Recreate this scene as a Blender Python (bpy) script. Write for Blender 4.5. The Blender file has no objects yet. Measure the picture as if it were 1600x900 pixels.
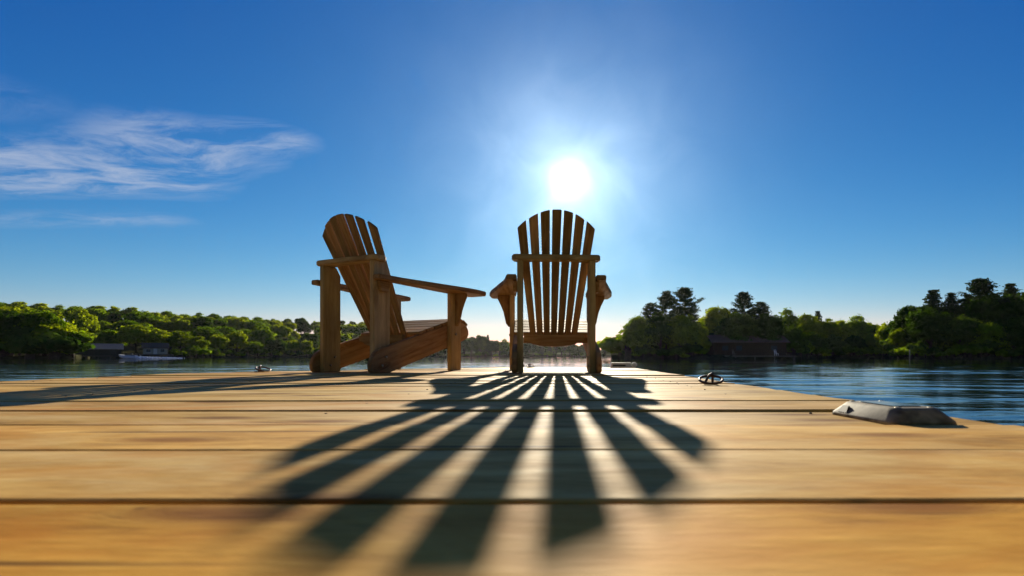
import bpy, bmesh, math, random
import numpy as np
from mathutils import Matrix, Vector

R = math.radians
sc = bpy.context.scene
col = sc.collection

# ---------------------------------------------------------------- camera, sky, sun, exposure
CAM_H, F, CX, HY = 0.105, 800.0, 875.0, 557.0      # metres, and the lens in pixels of a 1600 wide frame
cam_d = bpy.data.cameras.new('camera')
cam = bpy.data.objects.new('camera', cam_d); col.objects.link(cam)
cam.location = (0, 0, CAM_H); cam.rotation_euler = (R(90), 0, 0)
cam_d.sensor_width = 36; cam_d.lens = 18
cam_d.shift_x = -(CX - 800) / 1600; cam_d.shift_y = (HY - 450) / 1600
cam_d.clip_start = 0.02; cam_d.clip_end = 12000
cam_d.dof.use_dof = True; cam_d.dof.focus_distance = 3.4; cam_d.dof.aperture_fstop = 7.0
sc.camera = cam

SUN_EL, SUN_AZ = R(19.05), R(0.85)                     # azimuth clockwise from +Y
sun_dir = Vector((math.sin(SUN_AZ) * math.cos(SUN_EL), math.cos(SUN_AZ) * math.cos(SUN_EL), math.sin(SUN_EL)))

world = bpy.data.worlds.new('World'); sc.world = world; world.use_nodes = True
SKY_STRENGTH = 0.056
SKY_CURVE = ((0.285, 2.45), (0.460, 1.40), (0.90, 0.80))

def build_world():
    nt = world.node_tree; nt.nodes.clear(); N = nt.nodes.new; L = nt.links.new
    def math_(op, a, b=None, c=None, clamp=False):
        n = N('ShaderNodeMath'); n.operation = op; n.use_clamp = clamp
        for i, v in enumerate((a, b, c)):
            if v is None: continue
            if isinstance(v, (int, float)): n.inputs[i].default_value = v
            else: L(v, n.inputs[i])
        return n.outputs[0]
    def vmath(op, a, b=None):
        n = N('ShaderNodeVectorMath'); n.operation = op
        for i, v in enumerate((a, b)):
            if v is None: continue
            if isinstance(v, (tuple, Vector)): n.inputs[i].default_value = tuple(v)
            else: L(v, n.inputs[i])
        return n
    sky = N('ShaderNodeTexSky'); sky.sky_type = 'NISHITA'; sky.sun_disc = False
    sky.sun_elevation = SUN_EL; sky.sun_rotation = SUN_AZ
    sky.altitude = 0; sky.air_density = 1.0; sky.dust_density = 0.0; sky.ozone_density = 3.0
    # deeper overhead, paler low down (a power curve on each channel of the sky)
    sc_ = N('ShaderNodeSeparateColor'); L(sky.outputs[0], sc_.inputs[0]); cc_ = N('ShaderNodeCombineColor')
    for i, (k, g) in enumerate(SKY_CURVE):
        L(math_('MULTIPLY', math_('POWER', math_('DIVIDE', sc_.outputs[i], 3.0), g), 3.0 * k), cc_.inputs[i])
    bg = N('ShaderNodeBackground'); bg.inputs['Strength'].default_value = SKY_STRENGTH
    L(cc_.outputs[0], bg.inputs['Color'])
    tc = N('ShaderNodeTexCoord'); d = vmath('NORMALIZE', tc.outputs['Generated']).outputs[0]
    # the sun and the bright air round it
    dt = vmath('DOT_PRODUCT', d, sun_dir).outputs['Value']
    ang = math_('ARCCOSINE', math_('MINIMUM', dt, 0.9999999))
    gn = N('ShaderNodeTexNoise'); gn.inputs['Scale'].default_value = 9.0; gn.inputs['Detail'].default_value = 5; gn.inputs['Distortion'].default_value = 0.8; L(d, gn.inputs['Vector'])
    thin = math_('ADD', math_('MULTIPLY', gn.outputs['Fac'], 1.1), 0.45)                 # thin veil lit up round the sun
    wide = math_('MULTIPLY', math_('MULTIPLY', math_('EXPONENT', math_('MULTIPLY', ang, -1 / R(5.2))), thin), 0.60)
    wider = math_('MULTIPLY', math_('EXPONENT', math_('MULTIPLY', ang, -1 / R(16.0))), 0.075)
    core = math_('MULTIPLY', math_('EXPONENT', math_('MULTIPLY', math_('POWER', math_('DIVIDE', ang, R(1.5)), 2.0), -1.0)), 0.7)
    glow = math_('ADD', wide, core)
    bg2 = N('ShaderNodeBackground'); bg2.inputs['Color'].default_value = (0.88, 0.99, 1.0, 1); L(glow, bg2.inputs['Strength'])
    bg3 = N('ShaderNodeBackground'); bg3.inputs['Color'].default_value = (0.22, 0.85, 0.95, 1); L(wider, bg3.inputs['Strength'])
    ag = N('ShaderNodeAddShader'); L(bg2.outputs[0], ag.inputs[0]); L(bg3.outputs[0], ag.inputs[1])
    # thin cirrus on a level sheet high above: p = direction cut with that sheet
    sep = N('ShaderNodeSeparateXYZ'); L(d, sep.inputs[0])
    zz = math_('MAXIMUM', sep.outputs[2], 0.03)
    px = math_('DIVIDE', sep.outputs[0], zz); py = math_('DIVIDE', sep.outputs[1], zz)
    comb = N('ShaderNodeCombineXYZ'); L(px, comb.inputs[0]); L(py, comb.inputs[1])
    rot = N('ShaderNodeMapping'); rot.inputs['Rotation'].default_value = (0, 0, R(9)); L(comb.outputs[0], rot.inputs['Vector'])
    w = N('ShaderNodeTexNoise'); w.inputs['Scale'].default_value = 1.3; w.inputs['Detail'].default_value = 4
    L(rot.outputs[0], w.inputs['Vector'])
    wv = vmath('MULTIPLY', vmath('SUBTRACT', w.outputs['Color'], (0.5, 0.5, 0.5)).outputs[0], (0.5, 0.42, 0)).outputs[0]
    warped = vmath('ADD', rot.outputs[0], wv).outputs[0]
    st = vmath('MULTIPLY', warped, (1.9, 4.4, 1)).outputs[0]
    n1 = N('ShaderNodeTexNoise'); n1.inputs['Scale'].default_value = 1.0; n1.inputs['Detail'].default_value = 9
    n1.inputs['Roughness'].default_value = 0.66; n1.inputs['Distortion'].default_value = 0.5
    L(st, n1.inputs['Vector'])
    # band of cirrus from A to B on that sheet, fading at its edges
    s2 = N('ShaderNodeSeparateXYZ'); L(warped, s2.inputs[0])
    pw = N('ShaderNodeSeparateXYZ'); L(vmath('ADD', comb.outputs[0], vmath('MULTIPLY', wv, (0.6, 0.5, 0)).outputs[0]).outputs[0], pw.inputs[0])
    def seg(ax, ay, bx, by, half, gain):
        ln = math.hypot(bx - ax, by - ay); ux, uy = (bx - ax) / ln, (by - ay) / ln
        dx = math_('SUBTRACT', pw.outputs[0], ax); dy = math_('SUBTRACT', pw.outputs[1], ay)
        t = math_('MINIMUM', math_('MAXIMUM', math_('ADD', math_('MULTIPLY', dx, ux), math_('MULTIPLY', dy, uy)), 0.0), ln)
        ex = math_('SUBTRACT', dx, math_('MULTIPLY', t, ux)); ey = math_('SUBTRACT', dy, math_('MULTIPLY', t, uy))
        dist = math_('SQRT', math_('ADD', math_('MULTIPLY', ex, ex), math_('MULTIPLY', ey, ey)))
        m = math_('SUBTRACT', 1.0, math_('DIVIDE', dist, half), clamp=True)
        return math_('MULTIPLY', m, gain)
    band = math_('MAXIMUM', seg(-4.6, 2.75, -2.35, 2.78, 0.55, 1.0), seg(-2.6, 2.85, -1.75, 2.45, 0.42, 0.95))
    band = math_('MAXIMUM', band, seg(-1.80, 2.45, -1.36, 2.38, 0.26, 0.95))
    band = math_('MAXIMUM', band, seg(-4.4, 3.75, -2.9, 3.75, 0.28, 0.30))
    band = math_('MAXIMUM', band, seg(-2.6, 2.05, -2.1, 2.0, 0.25, 0.16))
    mr = N('ShaderNodeMapRange'); mr.interpolation_type = 'SMOOTHSTEP'
    L(n1.outputs['Fac'], mr.inputs['Value']); mr.inputs['From Min'].default_value = 0.34; mr.inputs['From Max'].default_value = 0.68
    bandp = math_('MINIMUM', math_('MULTIPLY', band, 1.7), 1.0)
    dens = math_('MULTIPLY', math_('MULTIPLY', mr.outputs[0], bandp), 0.64, clamp=True)
    bgc = N('ShaderNodeBackground'); bgc.inputs['Color'].default_value = (0.74, 0.82, 1.0, 1); bgc.inputs['Strength'].default_value = 0.34
    mix = N('ShaderNodeMixShader'); L(dens, mix.inputs[0]); L(bg.outputs[0], mix.inputs[1]); L(bgc.outputs[0], mix.inputs[2])
    add = N('ShaderNodeAddShader'); L(mix.outputs[0], add.inputs[0]); L(ag.outputs[0], add.inputs[1])
    out = N('ShaderNodeOutputWorld'); L(add.outputs[0], out.inputs['Surface'])
build_world()

sun_l = bpy.data.lights.new('sun', 'SUN'); sun_l.energy = 5.0; sun_l.angle = R(0.55); sun_l.color = (1.0, 0.90, 0.70)
sun_o = bpy.data.objects.new('sun', sun_l); col.objects.link(sun_o)
sun_o.rotation_euler = (-sun_dir).to_track_quat('-Z', 'Y').to_euler(); sun_o.location = (0, 0, 30)

sc.view_settings.view_transform = 'Standard'; sc.view_settings.look = 'None'
sc.view_settings.exposure = 1.02; sc.view_settings.gamma = 1.0; sc.view_settings.use_curve_mapping = False
sc.render.engine = 'CYCLES'
sc.cycles.use_denoising = True; sc.cycles.max_bounces = 8; sc.cycles.volume_bounces = 0
sc.cycles.sample_clamp_indirect = 6.0

# ---------------------------------------------------------------- helpers
def tag(o, label=None, cat=None, group=None, kind=None):
    if label: o['label'] = label
    if cat: o['category'] = cat
    if group: o['group'] = group
    if kind: o['kind'] = kind
    return o
def empty(name, loc=(0, 0, 0), rz=0.0):
    o = bpy.data.objects.new(name, None); col.objects.link(o)
    o.location = loc; o.rotation_euler = (0, 0, rz); o.empty_display_size = 0.1
    return o
def link(name, me, m=None, parent=None, M=None):
    o = bpy.data.objects.new(name, me); col.objects.link(o)
    if m is not None and not me.materials: me.materials.append(m)
    if parent: o.parent = parent
    if M is not None: o.matrix_local = M
    return o
def copy_tree(o, parent=None):
    c = o.copy(); col.objects.link(c); c.parent = parent
    for ch in list(o.children): copy_tree(ch, c)
    return c
def mesh(name, v, f, smooth=False):
    me = bpy.data.meshes.new(name); me.from_pydata([tuple(p) for p in v], [], f); me.update()
    if smooth: me.polygons.foreach_set('use_smooth', [True] * len(me.polygons))
    return me
def bm_mesh(name, bm, smooth=False):
    bmesh.ops.recalc_face_normals(bm, faces=bm.faces)
    me = bpy.data.meshes.new(name); bm.to_mesh(me); bm.free()
    if smooth: me.polygons.foreach_set('use_smooth', [True] * len(me.polygons))
    return me
def frame(o, x, y):
    x = Vector(x).normalized(); y = Vector(y); z = x.cross(y).normalized(); y = z.cross(x)
    M = Matrix.Identity(4)
    for i in range(3): M[i][0], M[i][1], M[i][2], M[i][3] = x[i], y[i], z[i], o[i]
    return M
def prism_mesh(name, pts, th, bev=0.003, seg=2):
    bm = bmesh.new()
    vs = [bm.verts.new((p[0], p[1], -th / 2)) for p in pts]
    f = bm.faces.new(vs)
    r = bmesh.ops.extrude_face_region(bm, geom=[f])
    bmesh.ops.translate(bm, verts=[g for g in r['geom'] if isinstance(g, bmesh.types.BMVert)], vec=(0, 0, th))
    bmesh.ops.recalc_face_normals(bm, faces=bm.faces)
    if bev:
        ed = [e for e in bm.edges if abs(e.verts[0].co.z - e.verts[1].co.z) < 1e-6 or e.calc_face_angle(0) > 0.6]
        bmesh.ops.bevel(bm, geom=ed, offset=bev, segments=seg, affect='EDGES', clamp_overlap=True)
    return bm_mesh(name, bm)
def prism(name, pts, th, m, parent, M, bev=0.003):
    return link(name, prism_mesh(name, pts, th, bev), m, parent, M)
def box(name, size, m, parent, loc, bev=0.0, rot=None):
    bm = bmesh.new(); bmesh.ops.create_cube(bm, size=1)
    bmesh.ops.scale(bm, vec=size, verts=bm.verts)
    if bev: bmesh.ops.bevel(bm, geom=list(bm.edges), offset=bev, segments=2, affect='EDGES')
    M = Matrix.Translation(loc) @ (rot.to_4x4() if rot else Matrix.Identity(4))
    return link(name, bm_mesh(name, bm), m, parent, M)
def tube_bm(bm, path, rad, seg=8, closed=False):
    rings = []; n = len(path)
    for i, p in enumerate(path):
        a = path[(i - 1) % n] if closed or i > 0 else path[i]
        b = path[(i + 1) % n] if closed or i < n - 1 else path[i]
        t = (Vector(b) - Vector(a)).normalized()
        up = Vector((0, 0, 1)) if abs(t.z) < 0.95 else Vector((1, 0, 0))
        s = t.cross(up).normalized(); u = s.cross(t)
        r = rad[i] if hasattr(rad, '__len__') else rad
        rings.append([bm.verts.new(Vector(p) + (s * math.cos(k * 2 * math.pi / seg) + u * math.sin(k * 2 * math.pi / seg)) * r) for k in range(seg)])
    for i in range(n if closed else n - 1):
        A, B = rings[i], rings[(i + 1) % n]
        for k in range(seg): bm.faces.new((A[k], A[(k + 1) % seg], B[(k + 1) % seg], B[k]))
    if not closed:
        bm.faces.new(rings[0][::-1]); bm.faces.new(rings[-1])
def tube(name, path, rad, m, parent, seg=8, closed=False, M=None):
    bm = bmesh.new(); tube_bm(bm, path, rad, seg, closed)
    return link(name, bm_mesh(name, bm, True), m, parent, M)
def gp(px, Y): return (px - CX) / F * Y               # where a bearing seen in the photo meets depth Y

# ---------------------------------------------------------------- materials
def newmat(name):
    m = bpy.data.materials.new(name); m.use_nodes = True
    return m, m.node_tree, m.node_tree.nodes['Principled BSDF']
def ramp(nt, fac, stops):
    n = nt.nodes.new('ShaderNodeValToRGB'); e = n.color_ramp.elements
    while len(e) < len(stops): e.new(0.5)
    for i, (p, c) in enumerate(stops): e[i].position = p; e[i].color = (*c, 1)
    nt.links.new(fac, n.inputs[0]); return n.outputs[0]
def wood(name, dark, mid, light, rough=0.5, knots=0.6, grain=(1.0, 26.0, 26.0), bump=0.25, vary=0.25, spec=0.4, fine=1.0, weather=0.0, stain=0.0, wcol=(0.58, 0.42, 0.19), tone=False):
    m, nt, b = newmat(name); N = nt.nodes.new; L = nt.links.new
    tc = N('ShaderNodeTexCoord'); oi = N('ShaderNodeObjectInfo')
    off = N('ShaderNodeVectorMath'); off.operation = 'MULTIPLY_ADD'
    cmb = N('ShaderNodeCombineXYZ')
    for i in range(3): L(oi.outputs['Random'], cmb.inputs[i])
    L(cmb.outputs[0], off.inputs[0]); off.inputs[1].default_value = (37.0, 11.3, 5.7); L(tc.outputs['Object'], off.inputs[2])
    P = off.outputs[0]
    def mapped(s, src=None):
        v = N('ShaderNodeVectorMath'); v.operation = 'MULTIPLY'; L(src or P, v.inputs[0]); v.inputs[1].default_value = s; return v.outputs[0]
    def noise(vec, detail=6, rough_=0.6, dist=0.0):
        n = N('ShaderNodeTexNoise'); n.inputs['Scale'].default_value = 1; n.inputs['Detail'].default_value = detail
        n.inputs['Roughness'].default_value = rough_; n.inputs['Distortion'].default_value = dist; L(vec, n.inputs['Vector']); return n
    # knots: round them push the grain aside
    vo = N('ShaderNodeTexVoronoi'); vo.feature = 'F1'; vo.voronoi_dimensions = '2D'; vo.inputs['Scale'].default_value = 1.0; L(mapped((2.0, 7.0, 0.0)), vo.inputs['Vector'])
    kn = N('ShaderNodeMapRange'); kn.interpolation_type = 'SMOOTHSTEP'; L(vo.outputs['Distance'], kn.inputs['Value'])
    kn.inputs['From Min'].default_value = 0.03; kn.inputs['From Max'].default_value = 0.22; kn.inputs['To Min'].default_value = 1; kn.inputs['To Max'].default_value = 0
    thin = N('ShaderNodeMath'); thin.operation = 'GREATER_THAN'; thin.inputs[1].default_value = 0.55
    sp = N('ShaderNodeSeparateColor'); L(vo.outputs['Color'], sp.inputs[0]); L(sp.outputs[0], thin.inputs[0])
    kk = N('ShaderNodeMath'); kk.operation = 'MULTIPLY'; L(kn.outputs[0], kk.inputs[0]); L(thin.outputs[0], kk.inputs[1])
    push = N('ShaderNodeVectorMath'); push.operation = 'MULTIPLY_ADD'
    c3 = N('ShaderNodeCombineXYZ'); L(kk.outputs[0], c3.inputs[1]); L(kk.outputs[0], c3.inputs[2])
    L(c3.outputs[0], push.inputs[0]); push.inputs[1].default_value = (0, 0.03, 0.03); L(P, push.inputs[2])
    Q = push.outputs[0]
    lowwarp = noise(mapped((1.1, 5, 5)), 2)
    wv = N('ShaderNodeVectorMath'); wv.operation = 'MULTIPLY_ADD'; L(lowwarp.outputs['Color'], wv.inputs[0]); wv.inputs[1].default_value = (0, 0.05, 0.05); L(Q, wv.inputs[2])
    g1 = noise(mapped(grain, wv.outputs[0]), 5, 0.65, 0.3)
    g2 = noise(mapped((grain[0] * 5 * fine, grain[1] * 8 * fine, grain[2] * 8 * fine), wv.outputs[0]), 4, 0.7)
    blot = noise(mapped((3.0, 7.0, 7.0)), 5, 0.6, 0.6)
    mixg = N('ShaderNodeMath'); mixg.operation = 'MULTIPLY_ADD'; L(g2.outputs['Fac'], mixg.inputs[0]); mixg.inputs[1].default_value = 0.45; L(g1.outputs['Fac'], mixg.inputs[2])
    cc = ramp(nt, mixg.outputs[0], [(0.48, dark), (0.68, mid), (0.95, light)])
    hsv = N('ShaderNodeHueSaturation'); L(cc, hsv.inputs['Color'])
    vr = N('ShaderNodeMapRange'); L(oi.outputs['Random'], vr.inputs['Value']); vr.inputs['To Min'].default_value = 1 - vary; vr.inputs['To Max'].default_value = 1 + vary
    bl = N('ShaderNodeMapRange'); L(blot.outputs['Fac'], bl.inputs['Value']); bl.inputs['From Min'].default_value = 0.3; bl.inputs['From Max'].default_value = 0.7
    bl.inputs['To Min'].default_value = 0.72; bl.inputs['To Max'].default_value = 1.22
    vm = N('ShaderNodeMath'); vm.operation = 'MULTIPLY'; L(vr.outputs[0], vm.inputs[0]); L(bl.outputs[0], vm.inputs[1]); L(vm.outputs[0], hsv.inputs['Value'])
    hr = N('ShaderNodeMapRange'); L(oi.outputs['Random'], hr.inputs['Value']); hr.inputs['To Min'].default_value = 0.507; hr.inputs['To Max'].default_value = 0.493
    L(hr.outputs[0], hsv.inputs['Hue'])
    last = hsv.outputs[0]
    if weather:
        wn = noise(mapped((2.0, 6.5, 6.5)), 7, 0.62, 0.8)
        wr = N('ShaderNodeMapRange'); L(wn.outputs['Fac'], wr.inputs['Value']); wr.inputs['From Min'].default_value = 0.46; wr.inputs['From Max'].default_value = 0.66; wr.inputs['To Max'].default_value = weather
        mw = N('ShaderNodeMix'); mw.data_type = 'RGBA'; L(wr.outputs[0], mw.inputs[0]); L(last, mw.inputs[6]); mw.inputs[7].default_value = (*wcol, 1); last = mw.outputs[2]
    if stain:                                            # amber resin stains, and fine dark checks along the grain
        sn = noise(mapped((2.6, 4.0, 4.0)), 6, 0.6, 1.0)
        sr = N('ShaderNodeMapRange'); L(sn.outputs['Fac'], sr.inputs['Value']); sr.inputs['From Min'].default_value = 0.5; sr.inputs['From Max'].default_value = 0.72; sr.inputs['To Max'].default_value = stain
        ms = N('ShaderNodeMix'); ms.data_type = 'RGBA'; L(sr.outputs[0], ms.inputs[0]); L(last, ms.inputs[6]); ms.inputs[7].default_value = (0.40, 0.17, 0.022, 1); last = ms.outputs[2]
        cn = noise(mapped((0.55, 30, 30), wv.outputs[0]), 2, 0.5)
        cr = N('ShaderNodeMapRange'); L(cn.outputs['Fac'], cr.inputs['Value']); cr.inputs['From Min'].default_value = 0.33; cr.inputs['From Max'].default_value = 0.28; cr.inputs['To Max'].default_value = 0.75
        mc = N('ShaderNodeMix'); mc.data_type = 'RGBA'; L(cr.outputs[0], mc.inputs[0]); L(last, mc.inputs[6]); mc.inputs[7].default_value = (0.05, 0.025, 0.01, 1); last = mc.outputs[2]
    mk = N('ShaderNodeMix'); mk.data_type = 'RGBA'; mk.blend_type = 'MULTIPLY'
    if tone:
        tn = N('ShaderNodeMix'); tn.data_type = 'RGBA'; tn.blend_type = 'MULTIPLY'; tn.inputs[0].default_value = 1; L(last, tn.inputs[6]); L(oi.outputs['Color'], tn.inputs[7]); last = tn.outputs[2]
    km = N('ShaderNodeMath'); km.operation = 'MULTIPLY'; L(kk.outputs[0], km.inputs[0]); km.inputs[1].default_value = knots
    L(km.outputs[0], mk.inputs[0]); L(last, mk.inputs[6]); mk.inputs[7].default_value = (0.34, 0.22, 0.12, 1)
    L(mk.outputs[2], b.inputs['Base Color'])
    rr = N('ShaderNodeMapRange'); L(g1.outputs['Fac'], rr.inputs['Value']); rr.inputs['To Min'].default_value = rough + 0.15; rr.inputs['To Max'].default_value = rough - 0.12
    L(rr.outputs[0], b.inputs['Roughness']); b.inputs['Specular IOR Level'].default_value = spec
    bp = N('ShaderNodeBump'); bp.inputs['Strength'].default_value = bump; bp.inputs['Distance'].default_value = 0.004
    L(mixg.outputs[0], bp.inputs['Height']); L(bp.outputs[0], b.inputs['Normal'])
    return m
def plain(name, c, rough=0.6, metal=0.0, noise_amt=0.25, scale=8.0, bump=0.0, spec=0.15):
    m, nt, b = newmat(name); N = nt.nodes.new; L = nt.links.new
    tc = N('ShaderNodeTexCoord'); n = N('ShaderNodeTexNoise'); n.inputs['Scale'].default_value = scale; n.inputs['Detail'].default_value = 6
    L(tc.outputs['Object'], n.inputs['Vector'])
    lo = tuple(x * (1 - noise_amt) for x in c); hi = tuple(min(1, x * (1 + noise_amt)) for x in c)
    L(ramp(nt, n.outputs['Fac'], [(0.3, lo), (0.7, hi)]), b.inputs['Base Color'])
    b.inputs['Roughness'].default_value = rough; b.inputs['Metallic'].default_value = metal; b.inputs['Specular IOR Level'].default_value = spec
    if bump:
        bp = N('ShaderNodeBump'); bp.inputs['Strength'].default_value = bump; L(n.outputs['Fac'], bp.inputs['Height']); L(bp.outputs[0], b.inputs['Normal'])
    return m
def leaf(name, c, trans=0.5, vary=0.35):
    m, nt, b = newmat(name); N = nt.nodes.new; L = nt.links.new
    nt.nodes.remove(b)
    tc = N('ShaderNodeTexCoord'); n = N('ShaderNodeTexNoise'); n.inputs['Scale'].default_value = 0.55; n.inputs['Detail'].default_value = 4
    L(tc.outputs['Object'], n.inputs['Vector'])
    oi = N('ShaderNodeObjectInfo'); hs = N('ShaderNodeHueSaturation')
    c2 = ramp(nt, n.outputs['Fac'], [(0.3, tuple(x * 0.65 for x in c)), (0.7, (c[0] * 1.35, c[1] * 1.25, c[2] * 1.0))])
    L(c2, hs.inputs['Color'])
    a = N('ShaderNodeMapRange'); L(oi.outputs['Random'], a.inputs['Value']); a.inputs['To Min'].default_value = 1 - vary; a.inputs['To Max'].default_value = 1 + vary
    L(a.outputs[0], hs.inputs['Value'])
    h = N('ShaderNodeMapRange'); L(oi.outputs['Random'], h.inputs['Value']); h.inputs['To Min'].default_value = 0.515; h.inputs['To Max'].default_value = 0.485
    L(h.outputs[0], hs.inputs['Hue'])
    d = N('ShaderNodeBsdfDiffuse'); t = N('ShaderNodeBsdfTranslucent'); L(hs.outputs[0], d.inputs[0])
    tm = N('ShaderNodeMix'); tm.data_type = 'RGBA'; tm.blend_type = 'MULTIPLY'; tm.inputs[0].default_value = 1; L(hs.outputs[0], tm.inputs[6]); tm.inputs[7].default_value = (1.5, 1.45, 0.5, 1)
    L(tm.outputs[2], t.inputs[0])
    mx = N('ShaderNodeMixShader'); mx.inputs[0].default_value = trans; L(d.outputs[0], mx.inputs[1]); L(t.outputs[0], mx.inputs[2])
    L(mx.outputs[0], nt.nodes['Material Output'].inputs['Surface'])
    return m

M_DECK = wood('deck_wood', (0.25, 0.132, 0.032), (0.43, 0.250, 0.066), (0.58, 0.385, 0.125), rough=0.66, knots=0.85, grain=(3.6, 15, 15), bump=0.3, vary=0.14, spec=0.05, weather=0.75, stain=0.75, tone=True)
M_CHAIR = wood('chair_wood', (0.13, 0.068, 0.030), (0.28, 0.162, 0.078), (0.40, 0.255, 0.135), rough=0.6, knots=0.5, grain=(2.5, 40, 40), bump=0.2, vary=0.2, spec=0.03, weather=0.55, wcol=(0.24, 0.175, 0.105))
M_POST = wood('post_wood', (0.23, 0.145, 0.068), (0.39, 0.275, 0.145), (0.52, 0.39, 0.22), rough=0.6, knots=0.5, grain=(2.5, 36, 36), bump=0.2, vary=0.16, spec=0.04, weather=0.5, wcol=(0.33, 0.265, 0.17))
M_FASCIA = wood('fascia_wood', (0.12, 0.075, 0.035), (0.22, 0.14, 0.07), (0.30, 0.2, 0.1), rough=0.65)
M_STEEL = plain('galvanised_bolt', (0.30, 0.27, 0.22), 0.55, 0.5)
M_RUST = plain('rusty_iron', (0.09, 0.05, 0.035), 0.5, 0.6, 0.5, 40, 0.2)
M_GREY = plain('grey_cast_fitting', (0.19, 0.165, 0.125), 0.65, 0.0, 0.5, 45, 0.2, 0.12)
M_WHITE = plain('white_vinyl', (0.72, 0.70, 0.64), 0.45, 0, 0.08, 20)
M_DARKPL = plain('dark_plastic', (0.02, 0.02, 0.022), 0.4, 0, 0.2)
M_PANEL = plain('solar_panel', (0.012, 0.014, 0.022), 0.12, 0, 0.2)
M_FLOAT = plain('float_plastic', (0.03, 0.03, 0.03), 0.6)
M_BARK = plain('bark', (0.055, 0.04, 0.028), 0.9, 0, 0.4, 6, 0.5)
M_LAND = plain('forest_floor', (0.035, 0.035, 0.018), 1.0, 0, 0.5, 0.6, 0.4, 0.0)
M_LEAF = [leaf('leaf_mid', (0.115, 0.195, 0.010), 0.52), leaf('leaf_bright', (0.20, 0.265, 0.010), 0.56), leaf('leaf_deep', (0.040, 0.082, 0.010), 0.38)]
M_NEEDLE = leaf('needles', (0.026, 0.046, 0.018), 0.25, 0.25)
M_NEEDLE2 = leaf('needles_blue', (0.030, 0.048, 0.024), 0.25, 0.25)

# ---------------------------------------------------------------- water
WATER_Z = -0.42
def build_water():
    rng = np.random.default_rng(4)
    fr = np.linspace(-58, 52, 520)
    ang = np.concatenate([np.linspace(-180, -59, 50), fr, np.linspace(53, 179, 50)]) * math.pi / 180
    rr = [0.9]
    while rr[-1] < 2500: rr.append(rr[-1] * (1.011 if rr[-1] < 45 else 1.05) + 0.01)
    rr = np.array(rr); na, nr = len(ang), len(rr)
    A, Rr = np.meshgrid(ang, rr)
    X = Rr * np.sin(A); Y = Rr * np.cos(A); Z = np.zeros_like(X)
    step = np.gradient(rr)[:, None]
    for k in range(90):
        lam = 0.22 * (2.2 / 0.22) ** rng.random()
        th = rng.normal(math.radians(82), 0.26) * (1 if rng.random() < .88 else -1)
        amp = 0.0017 * lam ** 1.0 * (0.6 + 0.8 * rng.random())
        kx, ky = math.cos(th) * 2 * math.pi / lam, math.sin(th) * 2 * math.pi / lam
        fade = np.clip((lam / 2.4 - step) / (lam / 5.0), 0, 1)
        ph = kx * X + ky * Y + rng.random() * 6.28
        Z += amp * 0.75 * fade * np.sin(ph + 0.3 * np.sin(ph))
    patch = 0.5 + 0.5 * np.sin(X * 0.23 + 1.1 * np.sin(Y * 0.11)) * np.sin(Y * 0.17 + 0.7 + 0.8 * np.sin(X * 0.09))
    Z *= 0.55 + 0.6 * patch
    V = np.stack([X, Y, Z + WATER_Z], -1).reshape(-1, 3)
    i = np.arange(nr - 1)[:, None] * na; j = np.arange(na)[None, :]
    a = i + j; b = i + (j + 1) % na
    Q = np.stack([a, b, b + na, a + na], -1).reshape(-1, 4)[:, ::-1]
    me = bpy.data.meshes.new('water'); me.vertices.add(len(V)); me.vertices.foreach_set('co', V.ravel())
    nf = len(Q); me.loops.add(nf * 4); me.polygons.add(nf)
    me.loops.foreach_set('vertex_index', Q.ravel().astype(np.int32)); me.polygons.foreach_set('loop_start', np.arange(0, nf * 4, 4, dtype=np.int32))
    me.polygons.foreach_set('use_smooth', np.ones(nf, bool)); me.update(); me.validate()
    m, nt, b = newmat('lake_water'); N = nt.nodes.new; L = nt.links.new
    b.inputs['Base Color'].default_value = (0.005, 0.010, 0.007, 1); b.inputs['Roughness'].default_value = 0.02; b.inputs['IOR'].default_value = 1.333
    tc = N('ShaderNodeTexCoord')
    mp = N('ShaderNodeMapping'); mp.inputs['Rotation'].default_value = (0, 0, R(-8)); mp.inputs['Scale'].default_value = (1.1, 5.5, 1); L(tc.outputs['Object'], mp.inputs['Vector'])
    n = N('ShaderNodeTexNoise'); n.inputs['Scale'].default_value = 1.0; n.inputs['Detail'].default_value = 5; n.inputs['Roughness'].default_value = 0.55; n.inputs['Distortion'].default_value = 0.4
    L(mp.outputs[0], n.inputs['Vector'])
    mp2 = N('ShaderNodeMapping'); mp2.inputs['Scale'].default_value = (0.12, 0.8, 1); L(tc.outputs['Object'], mp2.inputs['Vector'])
    n2 = N('ShaderNodeTexNoise'); n2.inputs['Scale'].default_value = 1.0; n2.inputs['Detail'].default_value = 3; L(mp2.outputs[0], n2.inputs['Vector'])
    ad = N('ShaderNodeMath'); ad.operation = 'MULTIPLY_ADD'; L(n2.outputs['Fac'], ad.inputs[0]); ad.inputs[1].default_value = 2.0; L(n.outputs['Fac'], ad.inputs[2])
    bp = N('ShaderNodeBump'); bp.inputs['Strength'].default_value = 0.6; bp.inputs['Distance'].default_value = 0.012
    L(ad.outputs[0], bp.inputs['Height']); L(bp.outputs[0], b.inputs['Normal'])
    tag(link('lake_water', me, m), 'rippled blue lake water around the dock', None, None, 'structure')
build_water()

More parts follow.
